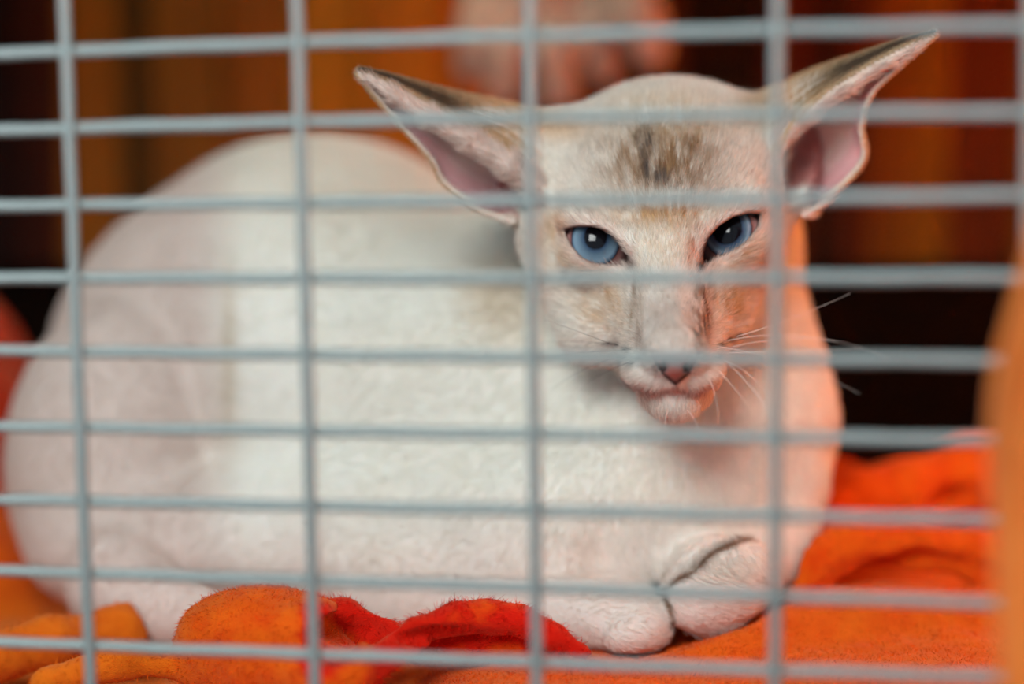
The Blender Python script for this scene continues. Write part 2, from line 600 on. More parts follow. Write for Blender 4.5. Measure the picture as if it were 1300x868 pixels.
EAR_L = [
    [(700, 258, 744), (725, 160, 776), (705, 205, 774), (655, 268, 770), (655, 282, 752)],
    [(668, 222, 741), (690, 143, 772), (672, 190, 768), (610, 246, 763), (606, 266, 750)],
    [(640, 188, 738), (640, 130, 764), (625, 172, 758), (572, 222, 754), (563, 232, 748)],
    [(590, 158, 736), (590, 120, 756), (575, 152, 751), (548, 190, 747), (549, 205, 744)],
    [(540, 130, 732), (540, 108, 745), (528, 130, 743), (512, 154, 740), (516, 168, 738)],
    [(495, 106, 729), (495, 96, 736), (486, 108, 736), (478, 122, 734), (483, 129, 732)],
    tiprow(452, 88, 726)]
EAR_R = [
    [(960, 250, 744), (940, 138, 778), (975, 195, 775), (1025, 262, 770), (1018, 275, 752)],
    [(982, 205, 741), (962, 122, 772), (1005, 172, 769), (1060, 230, 762), (1056, 248, 749)],
    [(1008, 158, 737), (1000, 104, 766), (1035, 143, 760), (1090, 192, 754), (1096, 204, 746)],
    [(1050, 118, 732), (1048, 84, 755), (1070, 116, 751), (1090, 152, 746), (1094, 162, 741)],
    [(1100, 86, 728), (1098, 68, 744), (1108, 88, 742), (1106, 112, 738), (1108, 120, 735)],
    [(1148, 60, 725), (1146, 51, 733), (1148, 63, 733), (1146, 76, 731), (1149, 80, 728)],
    tiprow(1188, 40, 722)]
TH = 0.95
ear_kd = kdtree.KDTree(2 * 40 * 26)
ear_info = []
for rows, side in ((EAR_L, -1), (EAR_R, 1)):
    S = ear_surface(rows)
    nt_, ns_ = S.shape[:2]
    du = np.gradient(S, axis=0); dv = np.gradient(S, axis=1)
    N = np.cross(du, dv); N /= np.linalg.norm(N, axis=2, keepdims=True) + 1e-9
    # make the normal point into the cup (towards the opening chord)
    ch = (S[:, :1] + S[:, -1:]) / 2
    if ((ch - S)[:25, 8:18] * N[:25, 8:18]).sum() < 0:
        N = -N
    th = TH * np.ones((nt_, ns_, 1))
    A_ = S + N * th; B_ = S - N * th
    P = np.concatenate([A_.reshape(-1, 3), B_.reshape(-1, 3)])
    Q = []
    M = nt_ * ns_
    idx = lambda i, j, o=0: o + i * ns_ + j
    for i in range(nt_ - 1):
        for j in range(ns_ - 1):
            Q.append((idx(i, j), idx(i, j + 1), idx(i + 1, j + 1), idx(i + 1, j)))
            Q.append((idx(i, j, M), idx(i + 1, j, M), idx(i + 1, j + 1, M), idx(i, j + 1, M)))
    for i in range(nt_ - 1):
        for j, f in ((0, 1), (ns_ - 1, -1)):
            q_ = (idx(i, j), idx(i + 1, j), idx(i + 1, j, M), idx(i, j, M)); Q.append(q_[::f])
    for j in range(ns_ - 1):
        for i, f in ((0, -1), (nt_ - 1, 1)):
            q_ = (idx(i, j), idx(i, j + 1), idx(i, j + 1, M), idx(i, j, M)); Q.append(q_[::f])
    Q = np.array(Q)
    c = P[Q].mean(1); nn = np.cross(P[Q[:, 2]] - P[Q[:, 0]], P[Q[:, 3]] - P[Q[:, 1]])
    if (nn[:M // 2] * 1).size and np.einsum('ij,ij->', nn[::2][:400], np.repeat(N[:-1, :-1].reshape(-1, 3)[:400], 1, 0)) < 0:
        Q = Q[:, ::-1]
    # hollow out the cup before the shell goes in
    for t_, rr in ((3, 5.0), (7, 6.0), (11, 6.0)):
        cen = S[t_].mean(0) * 0.5 + ch[t_, 0] * 0.5 + np.array([0, -4, 0])
        vh.ell(cen, (rr + 2, rr + 5, rr + 2), 3, None, 's')
    vh.shell(P, Q, 2.5)
    for i in range(nt_):
        for j in range(ns_):
            ear_kd.insert(S[i, j], len(ear_info))
            ear_info.append((i / (nt_ - 1), j / (ns_ - 1), N[i, j], S[i, j], side))
ear_kd.balance()

# the thick furred front margin of each ear
MARGIN = [([L(*p) for p in [(680, 240, 746), (645, 209, 740), (596, 178, 736), (545, 149, 732), (500, 121, 729), (468, 101, 727)]], [3.8, 3.3, 2.8, 2.2, 1.4, 0.5]),
          ([L(*p) for p in [(986, 182, 742), (1026, 144, 737), (1078, 109, 732), (1128, 79, 728), (1165, 57, 725)]], [2.4, 2.2, 1.8, 1.2, 0.5])]
for pts_, rs_ in MARGIN:
    vh.chain(pts_, rs_, 2.5)

# eye openings: the lids' almond carried straight back as far as the middle of the eyeball
for poly, EC in ((EYE_L, EC_L), (EYE_R, EC_R)):
    sc_ = 733 / FPX
    pe = np.array([L(x, y, EC[1] - 9)[[0, 2]] for x, y in poly])
    lo = np.array([pe[:, 0].min(), 690, pe[:, 1].min()]); hi = np.array([pe[:, 0].max(), EC[1], pe[:, 1].max()])

    def fn(x, y, z, pe=pe, EC=EC):
        s2 = poly_sd(pe, x[:, :, 0], z[0, 0, :][None, :])
        return np.maximum(np.broadcast_to(s2[:, None, :], np.broadcast(x, y, z).shape), y - EC[1] + 0 * x)
    vh.put(fn, lo, hi, 1.0, 's')
# nostrils and mouth
vh.cone(L(839, 462, 686), L(845, 470, 694), 1.3, 1.0, 1.2, 's')
vh.cone(L(874, 462, 686), L(869, 470, 694), 1.3, 1.0, 1.2, 's')
mouth = [L(*p) for p in [(806, 489, 703), (822, 497, 698), (841, 499, 694), (857, 494, 692.5), (873, 499, 694), (890, 497, 698), (904, 490, 703)]]
vh.chain(mouth, [0.3, .5, .6, .6, .6, .5, .3], 1.2, 's')
vh.cone(L(857, 484, 689), L(857, 493, 692), 0.7, 0.8, 1.2, 's')
Ph, Qh = vh.mesh()
Nh, FNh = normals(Ph, Qh)

vq = Vol((-235, 700, -125), (135, 985, 90), 1.35)
vq.ell(L(400, 424, 880), (76, 64, 72), 10)                            # barrel, high arched back
vq.ell(L(228, 478, 880), (47, 50, 53), 24)                            # rump
vq.cone(L(440, 480, 850), L(800, 545, 818), 56, 48, 20)               # ribs to chest
vq.ell(L(850, 540, 810), (52.5, 52, 48), 16)                            # chest
vq.cone(L(860, 330, 812), L(855, 520, 812), 41, 50, 16)               # neck
vq.cone(L(850, 260, 806), L(700, 420, 850), 36, 44, 16)
vq.ell(L(850, 640, 794), (38, 34, 28), 16)                            # brisket
vq.ell(L(600, 640, 815), (85, 40, 30), 14)                            # belly
vq.ell(L(610, 520, 806), (30, 24, 44), 14, 12)                        # near shoulder
vq.ell(L(150, 574, 838), (38, 36, 53), 6, 6)                          # haunch
vq.ell(L(175, 690, 822), (36, 30, 26), 10)
vq.ell(L(330, 690, 815), (40, 30, 24), 12)                            # fold of the flank
vq.chain([L(150, 740, 790), L(215, 775, 772), L(270, 790, 762)], [17, 11, 9], 8)          # hind foot
vq.chain([L(430, 705, 800), L(520, 745, 782), L(640, 765, 768), L(720, 780, 754)], [23, 18, 14.5, 12.5], 12)  # near foreleg
vq.ell(L(782, 787, 744), (17, 14, 10.5), 8, 4)                        # near paw
vq.ell(L(820, 795, 737), (8, 9, 8), 3)
vq.ell(L(812, 800, 732), (7, 7, 6.5), 2)
vq.ell(L(795, 806, 731), (7, 7, 5.5), 2)
vq.chain([L(972, 625, 792), L(972, 690, 782), L(945, 728, 764)], [19, 14.5, 12], 8)       # far foreleg
vq.ell(L(914, 742, 742), (18.5, 16, 13.5), 2.5, -26)                       # far paw
vq.ell(L(872, 752, 738), (7.5, 8, 7.5), 3)
vq.ell(L(880, 772, 738), (7.5, 8, 6.5), 3)
vq.ell(L(905, 786, 742), (8, 8, 6), 3)
vq.chain([L(120, 640, 900), L(60, 700, 905), L(150, 730, 930), L(400, 690, 950)], [9, 7.5, 6.5, 4.5], 8)  # tail, wrapped behind
# creases
vq.cone(L(846, 745, 722), L(858, 812, 722), 1.6, 2.2, 2.5, 's')
vq.chain([L(842, 748, 738), L(880, 722, 736), L(910, 698, 742), L(950, 684, 752)], [1.8, 2.2, 2.2, 1.2], 4, 's')
vq.ell(L(750, 660, 782), (52, 32, 28), 18)
Pq, Qq = vq.mesh()
Nq, FNq = normals(Pq, Qq)


# ------------------------------------------------------------------ coat colours
def blob(u, v, cx, cy, sx, sy, rot=0):
    c, s = math.cos(math.radians(rot)), math.sin(math.radians(rot))
    x = (u - cx) * c + (v - cy) * s; y = -(u - cx) * s + (v - cy) * c
    return np.exp(-0.5 * ((x / sx) ** 2 + (y / sy) ** 2) ** 1.4)


def mixc(C, w, rgb):
    w = np.clip(w, 0, 1)[:, None]
    return C * (1 - w) + np.array(srgb(*rgb)) * w


def head_color(P, forhair=False):
    u = 650 + P[:, 0] / P[:, 1] * FPX
    v = 434 - P[:, 2] / P[:, 1] * FPX
    d = P[:, 1]
    S = np.c_[P[:, 0], P[:, 1], P[:, 2] * 0.35]
    n1 = vnoise(S, 1.3, 31); n2 = vnoise(P, 5, 32)
    nn = 0.55 + 0.9 * (n1 - 0.5) * 1.2 + (n2 - .5) * 0.6
    C = np.tile(np.array(srgb(238, 233, 223)), (len(P), 1))
    C = mixc(C, 0.35 * n2, (232, 208, 192))
    front = sstep(805, 790, d)
    tb = lambda *a: blob(u, v, *a) * front
    C = mixc(C, 1.15 * (nn + .25) * tb(838, 203, 58, 44), (164, 124, 84))
    C = mixc(C, 0.7 * (nn + .1) * tb(842, 150, 56, 26), (218, 190, 150))
    C = mixc(C, 1.4 * nn * n1 * tb(822, 195, 14, 32, -8), (84, 76, 74))
    C = mixc(C, 1.4 * nn * n1 * tb(845, 234, 22, 9, 20), (92, 84, 82))
    C = mixc(C, 0.9 * nn * n1 * tb(872, 205, 16, 26), (138, 106, 80))
    C = mixc(C, 1.0 * nn * tb(842, 270, 58, 16), (188, 138, 82))
    C = mixc(C, 0.5 * nn * tb(842, 305, 34, 34), (214, 180, 138))
    C = mixc(C, 0.8 * nn * tb(885, 315, 11, 26, 12), (190, 124, 92))
    C = mixc(C, 1.0 * nn * tb(706, 305, 20, 24), (206, 160, 100))
    C = mixc(C, 0.5 * nn * tb(745, 345, 45, 10, 18), (206, 164, 110))
    C = mixc(C, 0.9 * nn * tb(768, 388, 32, 22, 25), (204, 160, 102))
    C = mixc(C, 0.9 * nn * tb(955, 330, 24, 24), (200, 158, 106))
    C = mixc(C, 0.95 * nn * tb(930, 378, 28, 28), (200, 158, 106))
    C = mixc(C, (0.75 + 0.5 * (n1 - .5)) * tb(849, 406, 31, 36), (180, 158, 144))
    C = mixc(C, 0.8 * nn * tb(803, 387, 7.5, 28, 4), (126, 90, 52))
    C = mixc(C, 1.2 * nn * tb(892, 394, 11, 36, 2), (104, 60, 28))
    C = mixc(C, 0.8 * nn * tb(889, 432, 6, 20), (70, 42, 28))
    C = mixc(C, 0.7 * nn * tb(816, 438, 6, 16, -20), (130, 96, 80))
    C = mixc(C, 0.75 * blob(u, v, 690, 158, 44, 16, 12), (212, 176, 132))
    C = mixc(C, 0.75 * blob(u, v, 968, 138, 32, 18, -25), (212, 176, 132))
    # whisker spots
    for (x, y, s) in [(925, 432, 3), (936, 427, 2.5), (914, 438, 2.5), (910, 452, 2), (926, 447, 2), (785, 438, 2.5), (797, 444, 2.5),
                      (790, 458, 2), (802, 462, 2), (774, 436, 2), (812, 455, 2)]:
        C = mixc(C, 0.9 * tb(x, y, s * 1.4, s), (60, 40, 34))
    lips = np.full(len(P), 99.0)
    for a_, b_ in zip(mouth[:-1], mouth[1:]):
        e = (b_ - a_)[[0, 2]]; q_ = P[:, [0, 2]] - a_[[0, 2]]
        t = np.clip(q_ @ e / (e @ e), 0, 1)
        lips = np.minimum(lips, np.linalg.norm(q_ - t[:, None] * e, axis=1))
    C = mixc(C, 0.7 * sstep(1.1, 0.3, lips) * front, (150, 96, 86))
    C = mixc(C, 0.22 * sstep(3, 1.0, lips) * front, (222, 176, 162))
    leather = poly_sd([(822, 441), (891, 441), (885, 460), (876, 474), (858, 490), (842, 477), (831, 462)], u, v)
    wL = sstep(2, -2, leather) * front
    C = mixc(C, wL * sstep(440, 456, v), (142, 116, 114))
    C = mixc(C, wL * blob(u, v, 855, 474, 8, 7), (176, 108, 98))
    C = mixc(C, wL * sstep(-6, -1, leather) * sstep(455, 465, v), (38, 22, 22))
    for poly in (EYE_L, EYE_R):
        e = poly_sd(poly, u, v)
        C = mixc(C, 0.95 * sstep(4.2, 1.8, e + (n1 - .5) * 2) * front, (58, 34, 30))
        C = mixc(C, 0.35 * sstep(16, 5, e) * front, (240, 205, 190))
        C = mixc(C, 1.0 * sstep(1, -1, e) * front, (70, 40, 38))
    C = mixc(C, 0.7 * tb(802, 338, 5, 5), (80, 50, 44))
    C = mixc(C, 0.9 * tb(889, 341, 4, 6), (60, 34, 30))
    # ears
    near = np.where((v < 310) & ((u < 735) | (u > 935)))[0]
    inner = np.zeros(len(P), bool)
    et = np.full(len(P), -1.0)
    marg = np.full(len(P), 9.0)
    for pts_, rs_ in MARGIN:
        for a_, b_, r_ in zip(pts_[:-1], pts_[1:], rs_):
            e = b_ - a_; q_ = P - a_
            t = np.clip(q_ @ e / (e @ e), 0, 1)
            marg = np.minimum(marg, np.linalg.norm(q_ - t[:, None] * e, axis=1) / r_)
    for i in near:
        if marg[i] < 1.2:
            C[i] = np.array(srgb(228, 208, 196)) * (0.9 + 0.12 * n1[i])
            continue
        co, ii, dist = ear_kd.find(P[i])
        if dist > 2.6:
            t, s, N, S0, side = ear_info[ii]
            if dist < 16 and 0.1 < s < 0.9 and float(np.dot(P[i] - S0, N)) > 0.7 * dist and t < 0.5:
                k_ = min(1.0, (16 - dist) / 6)
                C[i] = C[i] * (1 - k_) + np.array(srgb(208, 148, 142)) * k_
            continue
        t, s, N, S0, side = ear_info[ii]
        et[i] = t
        ins = float(np.dot(P[i] - S0, N)) > 0.0
        if ins and 0.06 < s < 0.94:
            inner[i] = True
            up_ = max(min(1, max(0, (0.73 - s) / 0.08)) * min(1, t / 0.2), min(1, max(0, (t - 0.6) / 0.2)))
            rgb = np.array(srgb(236, 186, 188)) * (1 - up_) + np.array(srgb(238, 220, 210)) * up_
            edge = max(0, 1 - min(s, 1 - s) / 0.16)
            C[i] = rgb * (1 - 0.6 * edge) + np.array(srgb(232, 214, 200)) * 0.6 * edge
            deep = max(0, 1 - t / 0.2) * (1 - edge)
            C[i] = C[i] * (1 - 0.5 * deep) + np.array(srgb(190, 110, 100)) * 0.5 * deep
        elif not ins:
            tan = np.array(srgb(206, 168, 122)) * (0.8 + 0.35 * n1[i])
            w_ = min(1, max(0, (t - 0.08) / 0.18)) * 0.9
            C[i] = C[i] * (1 - w_) + tan * w_
            bk = min(1, max(0, (t - 0.33) / 0.25)) * max(0, 1 - abs(s - 0.10) / (0.16 + 0.2 * max(0, t - .7)))
            C[i] = C[i] * (1 - bk) + np.array(srgb(44, 34, 30)) * bk
        else:
            C[i] = np.array(srgb(236, 220, 206))
    return C, inner, et


def body_color(P):
    u = 650 + P[:, 0] / P[:, 1] * FPX
    v = 434 - P[:, 2] / P[:, 1] * FPX
    n = vnoise(P, 14, 41); n1 = vnoise(P, 2.0, 42)
    C = np.tile(np.array(srgb(240, 240, 232)), (len(P), 1))
    C = mixc(C, 0.25 * n, (236, 226, 208))
    C = mixc(C, 0.6 * sstep(360, 200, v) * sstep(660, 600, u), (218, 208, 190))  # back darkened in the coat colour to stand for its shade
    C = mixc(C, 0.8 * sstep(330, 230, u), (212, 192, 182))  # pinkish haunch, darkened too for the shade it lies in
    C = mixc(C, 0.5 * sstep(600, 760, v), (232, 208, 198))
    C = mixc(C, 0.5 * blob(u, v, 640, 380, 40, 40, 0), (205, 180, 145))
    C = mixc(C, 0.35 * blob(u, v, 740, 700, 18, 30, 25), (215, 185, 165))
    C = mixc(C, 0.5 * blob(u, v, 292, 440, 8, 90), (196, 178, 150))  # thigh crease shade painted into the coat
    C = mixc(C, 0.5 * blob(u, v, 925, 730, 35, 26, -20), (206, 190, 172))
    # darker brown along the seams between the toes and paws
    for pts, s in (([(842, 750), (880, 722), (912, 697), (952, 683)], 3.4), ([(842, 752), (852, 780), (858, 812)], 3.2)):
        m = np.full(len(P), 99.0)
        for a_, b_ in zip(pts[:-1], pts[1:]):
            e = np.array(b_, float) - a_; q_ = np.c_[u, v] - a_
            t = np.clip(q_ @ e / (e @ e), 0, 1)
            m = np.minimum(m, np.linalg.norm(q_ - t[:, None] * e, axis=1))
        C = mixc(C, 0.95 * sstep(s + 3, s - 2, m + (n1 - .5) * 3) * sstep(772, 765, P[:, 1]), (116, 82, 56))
    return C


cat_loc = np.array([0.0, 0.80, 0.0])
Ch, inner, et = head_color(Ph)
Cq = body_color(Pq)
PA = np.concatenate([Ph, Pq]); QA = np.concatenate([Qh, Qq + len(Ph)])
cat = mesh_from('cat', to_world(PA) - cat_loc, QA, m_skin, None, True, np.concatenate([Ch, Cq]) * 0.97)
cat.location = Vector(cat_loc)
cat['label'] = 'slender pale cat with huge ears and blue eyes lying on the orange blanket'
cat['category'] = 'cat'

# fur of the head
nosetip = L(857, 455, 690)
ctr = Ph[Qh].mean(1)
nf = FNh / (np.linalg.norm(FNh, axis=1, keepdims=True) + 1e-9)
wgt = np.where(nf[:, 1] < 0.25, 1.0, 0.25)
uq = 650 + ctr[:, 0] / ctr[:, 1] * FPX; vq_ = 434 - ctr[:, 2] / ctr[:, 1] * FPX
lea = poly_sd([(828, 448), (886, 448), (876, 476), (858, 491), (842, 477)], uq, vq_)
wgt[(lea < 0) & (ctr[:, 1] < 720)] = 0
for poly in (EYE_L, EYE_R):
    e = poly_sd(poly, uq, vq_)
    wgt[(e < 2.0) & (ctr[:, 1] < 745)] = 0
inq = inner[Qh].mean(1)
wgt = wgt * np.where(inq > 0.5, 0.22, 1.0)
wgt[(ctr[:, 1] > 800) & (ctr[:, 2] < 20)] = 0
q, w = scatter(Ph, Qh, FNh, wgt, 230000)
R0 = interp(Ph, q, w); N0 = interp(Nh, q, w); N0 /= np.linalg.norm(N0, axis=1, keepdims=True)
c0 = interp(Ch, q, w)
et0 = et[q[:, 0]]
flow = R0 - nosetip
flow[:, 1] *= 0.6
uR = 650 + R0[:, 0] / R0[:, 1] * FPX; vR = 434 - R0[:, 2] / R0[:, 1] * FPX
chin = (vR > 493)[:, None]
flow = np.where(chin, np.array([0.0, 0.3, -1.0]), flow)
tipL = L(452, 88, 726); tipR = L(1188, 40, 722)
earm = (et0 > 0.05)[:, None]
flow = np.where(earm & (uR < 800)[:, None], tipL - R0 + 0.01, flow)
flow = np.where(earm & (uR >= 800)[:, None], tipR - R0 + 0.01, flow)
flow /= np.linalg.norm(flow, axis=1, keepdims=True) + 1e-6
flow -= N0 * np.einsum('ij,ij->i', flow, N0)[:, None]
flow /= np.linalg.norm(flow, axis=1, keepdims=True) + 1e-6
dist = np.linalg.norm(R0 - nosetip, axis=1)
ln = np.clip(0.9 + dist * 0.045 + 1.1 * sstep(425, 445, vR) * (et0 < 0), 1.0, 3.6) * (0.7 + 0.6 * rng.random(len(R0)))
ln = np.where(et0 > 0.05, ln * 0.5, ln)
bri = 0.74 + 0.46 * rng.random((len(R0), 1))
hair('fur', R0, flow, ln, N0, np.clip(c0 * bri, 0, 0.97), 0.055, m_fur, cat, 4, 0.38, 0.22)

# fur of the body
nf = FNq / (np.linalg.norm(FNq, axis=1, keepdims=True) + 1e-9)
ctr = Pq[Qq].mean(1)
wgt = np.where(nf[:, 1] < 0.25, 1.0, 0.2) * np.where(nf[:, 2] < -0.75, 0.2, 1.0)
uq = 650 + ctr[:, 0] / ctr[:, 1] * FPX
wgt *= np.where(uq > 400, 1.5, 0.7)
q, w = scatter(Pq, Qq, FNq, wgt, 190000)
R0 = interp(Pq, q, w); N0 = interp(Nq, q, w); N0 /= np.linalg.norm(N0, axis=1, keepdims=True)
c0 = interp(Cq, q, w)
uR = 650 + R0[:, 0] / R0[:, 1] * FPX; vR = 434 - R0[:, 2] / R0[:, 1] * FPX
def blend(A, B, w):
    return A * (1 - w)[:, None] + np.array(B, float) * w[:, None]


flow = np.zeros_like(R0); flow[:] = (-0.8, 0.3, -0.45)
flow = blend(flow, (-0.15, 0.3, -1), sstep(560, 820, uR))
flow = blend(flow, (-0.2, 0.2, -1), sstep(380, 180, uR))
flow = blend(flow, (1, -0.3, -0.25), sstep(690, 745, vR) * sstep(380, 480, uR))
flow += np.stack([vnoise(R0, 16, 51 + i) - .5 for i in range(3)], 1) * 0.4
flow -= N0 * np.einsum('ij,ij->i', flow, N0)[:, None]
flow /= np.linalg.norm(flow, axis=1, keepdims=True) + 1e-6
ln = 3.6 * (0.7 + 0.6 * rng.random(len(R0)))
ln = np.where(vR > 735, ln * 0.7, ln)
hair('fur', R0, flow, ln, N0, np.clip(c0 * (0.86 + 0.26 * rng.random((len(R0), 1))), 0, 0.97), 0.085, m_fur, cat, 4, 0.34, 0.22)

# ------------------------------------------------------------------ eyes
def eye_material(name, pr):
    m_eye, ns, ls, b = mat(name, rough=0.12, Coat_IOR=1.34)
    tc = ns.new('ShaderNodeTexCoord')
    sep = ns.new('ShaderNodeSeparateXYZ')
    nrm = ns.new('ShaderNodeVectorMath'); nrm.operation = 'NORMALIZE'
    ls.new(tc.outputs['Object'], nrm.inputs[0]); ls.new(nrm.outputs[0], sep.inputs[0])
    # distance from the gaze axis (-Y): pupil slightly taller than wide
    sx = ns.new('ShaderNodeMath'); sx.operation = 'MULTIPLY'; sx.inputs[1].default_value = 1.12; ls.new(sep.outputs[0], sx.inputs[0])
    cmb = ns.new('ShaderNodeCombineXYZ'); ls.new(sx.outputs[0], cmb.inputs[0]); ls.new(sep.outputs[2], cmb.inputs[1])
    ln_ = ns.new('ShaderNodeVectorMath'); ln_.operation = 'LENGTH'; ls.new(cmb.outputs[0], ln_.inputs[0])
    nz = ns.new('ShaderNodeTexNoise'); nz.inputs['Scale'].default_value = 700; nz.inputs['Detail'].default_value = 3
    ls.new(tc.outputs['Object'], nz.inputs[0])
    ad = ns.new('ShaderNodeMath'); ad.operation = 'MULTIPLY_ADD'; ad.inputs[1].default_value = 0.05
    ls.new(nz.outputs['Fac'], ad.inputs[0]); ls.new(ln_.outputs['Value'], ad.inputs[2])
    rp = ns.new('ShaderNodeValToRGB')
    cr = rp.color_ramp
    cr.elements[0].position = 0.0; cr.elements[0].color = (*srgb(10, 9, 12), 1)
    cr.elements[1].position = pr; cr.elements[1].color = (*srgb(14, 14, 20), 1)
    for p_, c_ in ((pr + 0.05, (50, 70, 94)), (pr + 0.14, (78, 100, 118)), (0.72, (120, 146, 164)), (0.79, (76, 96, 118)), (0.82, (34, 26, 28)), (0.85, (140, 92, 88)), (0.97, (190, 142, 136))):
        e = cr.elements.new(p_); e.color = (*srgb(*c_), 1)
    ls.new(ad.outputs[0], rp.inputs[0]); ls.new(rp.outputs[0], b.inputs['Base Color'])
    b.inputs['Coat Weight'].default_value = 1.0
    b.inputs['Coat Roughness'].default_value = 0.02
    b.inputs['Roughness'].default_value = 0.5
    b.inputs['Specular IOR Level'].default_value = 0.0
    return m_eye


def uvsphere(name, r, material, parent, seg=64, rings=40, bulge=0.0):
    V = []; F = []
    for i in range(rings + 1):
        th = math.pi * i / rings
        for j in range(seg):
            ph = 2 * math.pi * j / seg
            n = Vector((math.sin(th) * math.cos(ph), -math.cos(th), math.sin(th) * math.sin(ph)))
            rr = r + bulge * max(0.0, (-n.y - 0.55) / 0.45) ** 1.5
            V.append(n * rr)
    for i in range(rings):
        for j in range(seg):
            F.append((i * seg + j, i * seg + (j + 1) % seg, (i + 1) * seg + (j + 1) % seg, (i + 1) * seg + j))
    me = bpy.data.meshes.new(name); me.from_pydata([tuple(v) for v in V], [], F); me.update(); me.validate()
    me.polygons.foreach_set('use_smooth', np.ones(len(me.polygons), dtype=bool))
    me.materials.append(material)
    o = bpy.data.objects.new(name, me); SC.collection.objects.link(o); o.parent = parent
    return o


for EC, look, pr in ((EC_L, L(756, 298, 722), 0.38), (EC_R, L(922, 287, 722), 0.50)):
    e = uvsphere('eye', ER / 1000, eye_material('blue_eye', pr), cat)
    c_w = to_world(EC)[0]; l_w = to_world(look)[0]
    e.location = Vector(c_w - cat_loc)
    dv = Vector(l_w - c_w).normalized()
    e.rotation_euler = Vector((0, -1, 0)).rotation_difference(dv).to_euler()

# ------------------------------------------------------------------ whiskers
m_wh, ns, ls, b = mat('whisker', srgb(240, 225, 215), 0.35)
m_whd, ns, ls, b = mat('dark_whisker', srgb(70, 52, 50), 0.4)


def whisker(p, dark=False):
    """p: list of (px,py,d) control points"""
    A = np.array([L(*q_) for q_ in p]); n = 14
    t = np.linspace(0, 1, n)[:, None]
    C = (1 - t) ** 2 * A[0] + 2 * t * (1 - t) * A[1] + t ** 2 * A[2]
    tube('whisker', [Vector(x) for x in to_world(C)], [(0.085 * (1 - 0.75 * i / n)) / 1000 for i in range(n)], m_whd if dark else m_wh, cat, 5, False)


for p in [[(785, 438, 700), (730, 430, 690), (672, 436, 680)], [(790, 445, 700), (735, 444, 688), (690, 452, 675)],
          [(795, 452, 699), (740, 462, 690), (700, 495, 680)], [(800, 460, 698), (770, 470, 690), (745, 485, 684)],
          [(774, 436, 702), (720, 415, 700), (690, 405, 695)]]:
    whisker(p, True)
for p in [[(925, 432, 702), (1010, 412, 690), (1130, 452, 670)], [(936, 427, 704), (1010, 405, 700), (1080, 372, 690)],
          [(912, 440, 700), (1000, 450, 690), (1092, 500, 675)], [(926, 447, 702), (1020, 445, 690), (1095, 442, 680)],
          [(914, 452, 699), (960, 490, 690), (1010, 570, 680)], [(905, 462, 699), (940, 500, 692), (962, 530, 688)],
          [(895, 470, 698), (912, 500, 694), (912, 535, 690)], [(930, 440, 702), (990, 425, 705), (1060, 432, 700)],
          [(918, 458, 700), (960, 470, 690), (985, 520, 684)]]:
    whisker(p)
for p in [[(735, 282, 726), (722, 268, 722), (700, 262, 716)], [(742, 280, 726), (735, 262, 722), (716, 250, 716)],
          [(940, 262, 726), (955, 240, 722), (980, 226, 716)]]:
    whisker(p)
for p in [[(848, 522, 702), (842, 535, 698), (846, 552, 696)], [(872, 520, 702), (884, 532, 698), (890, 552, 696)]]:
    whisker(p)

# ================================================================== BLANKET
vb = Vol((-320, 590, -190), (270, 1030, 60), 1.7)
X, D, V = vb.ax[0][:, None, None], vb.ax[1][None, :, None], vb.ax[2][None, None, :]
Zw = CAMZ - D * SP + V * CP                    # world height of each voxel
Yw = D * CP + V * SP


def smooth_field(X, Y):
    h = 2.2 * np.sin(X * 0.045 + Y * 0.02 + 0.6) + 1.8 * np.sin(Y * 0.06 - X * 0.024) + 1.1 * np.sin(X * 0.11 + 1.3 * np.sin(Y * 0.05))
    # raised under the paws at the front right, a mound further right, the hollow under the haunch
    h = h * (0.35 + 0.65 * sstep(780, 840, Y))
    h = h + 19 * sstep(-60, 0, X) * (1 - 0.7 * sstep(790, 850, Y))
    h = h + 10 * sstep(50, 95, X) * (sstep(700, 760, Y) * (1 - sstep(760, 800, Y)))
    h = h + 6 * sstep(-120, -190, X) * sstep(760, 720, Y)
    h = h + 14 * sstep(60, 110, X) * sstep(850, 900, Y) * (1 - sstep(940, 1000, Y))
    return h - 1


H = smooth_field(X, Yw)
vb.F = ((Zw - H) * 0.9).astype(np.float32)
vb.F = np.maximum(vb.F, -(Zw + 14) * 0.9).astype(np.float32)
vb.chain([L(*p) for p in [(860, 872, 728), (905, 856, 733), (960, 832, 738), (1010, 812, 745), (1100, 792, 750), (1330, 784, 755)]], [9, 10, 10, 10, 10, 10], 6)
R = [L(*p) for p in [(1008, 742, 770), (1024, 716, 773), (1075, 694, 778), (1160, 690, 784), (1240, 704, 788), (1330, 722, 792)]]
vb.chain(R, [6.5, 8, 8.0, 7.5, 8, 9], 4)
vb.chain([L(*p) for p in [(1030, 670, 850), (1090, 640, 866), (1150, 628, 872), (1230, 604, 880), (1340, 590, 880)]], [11, 12, 12.5, 14, 15], 5)
vb.chain([L(*p) for p in [(1000, 640, 930), (1062, 618, 940), (1110, 650, 960)]], [12, 10, 8], 6)
vb.ell(L(1215, 632, 862), (11, 10, 5), 2, -14, 's')
for dd_, rr_ in ((762, 2.6), (770, 4.2), (778, 4.2)):
    vb.chain([L(1068, 740, dd_), L(1108, 722, dd_), L(1160, 715, dd_), L(1222, 722, dd_), L(1290, 738, dd_)], [rr_ * .5, rr_, rr_ * 1.2, rr_, rr_], 1.5, 's')
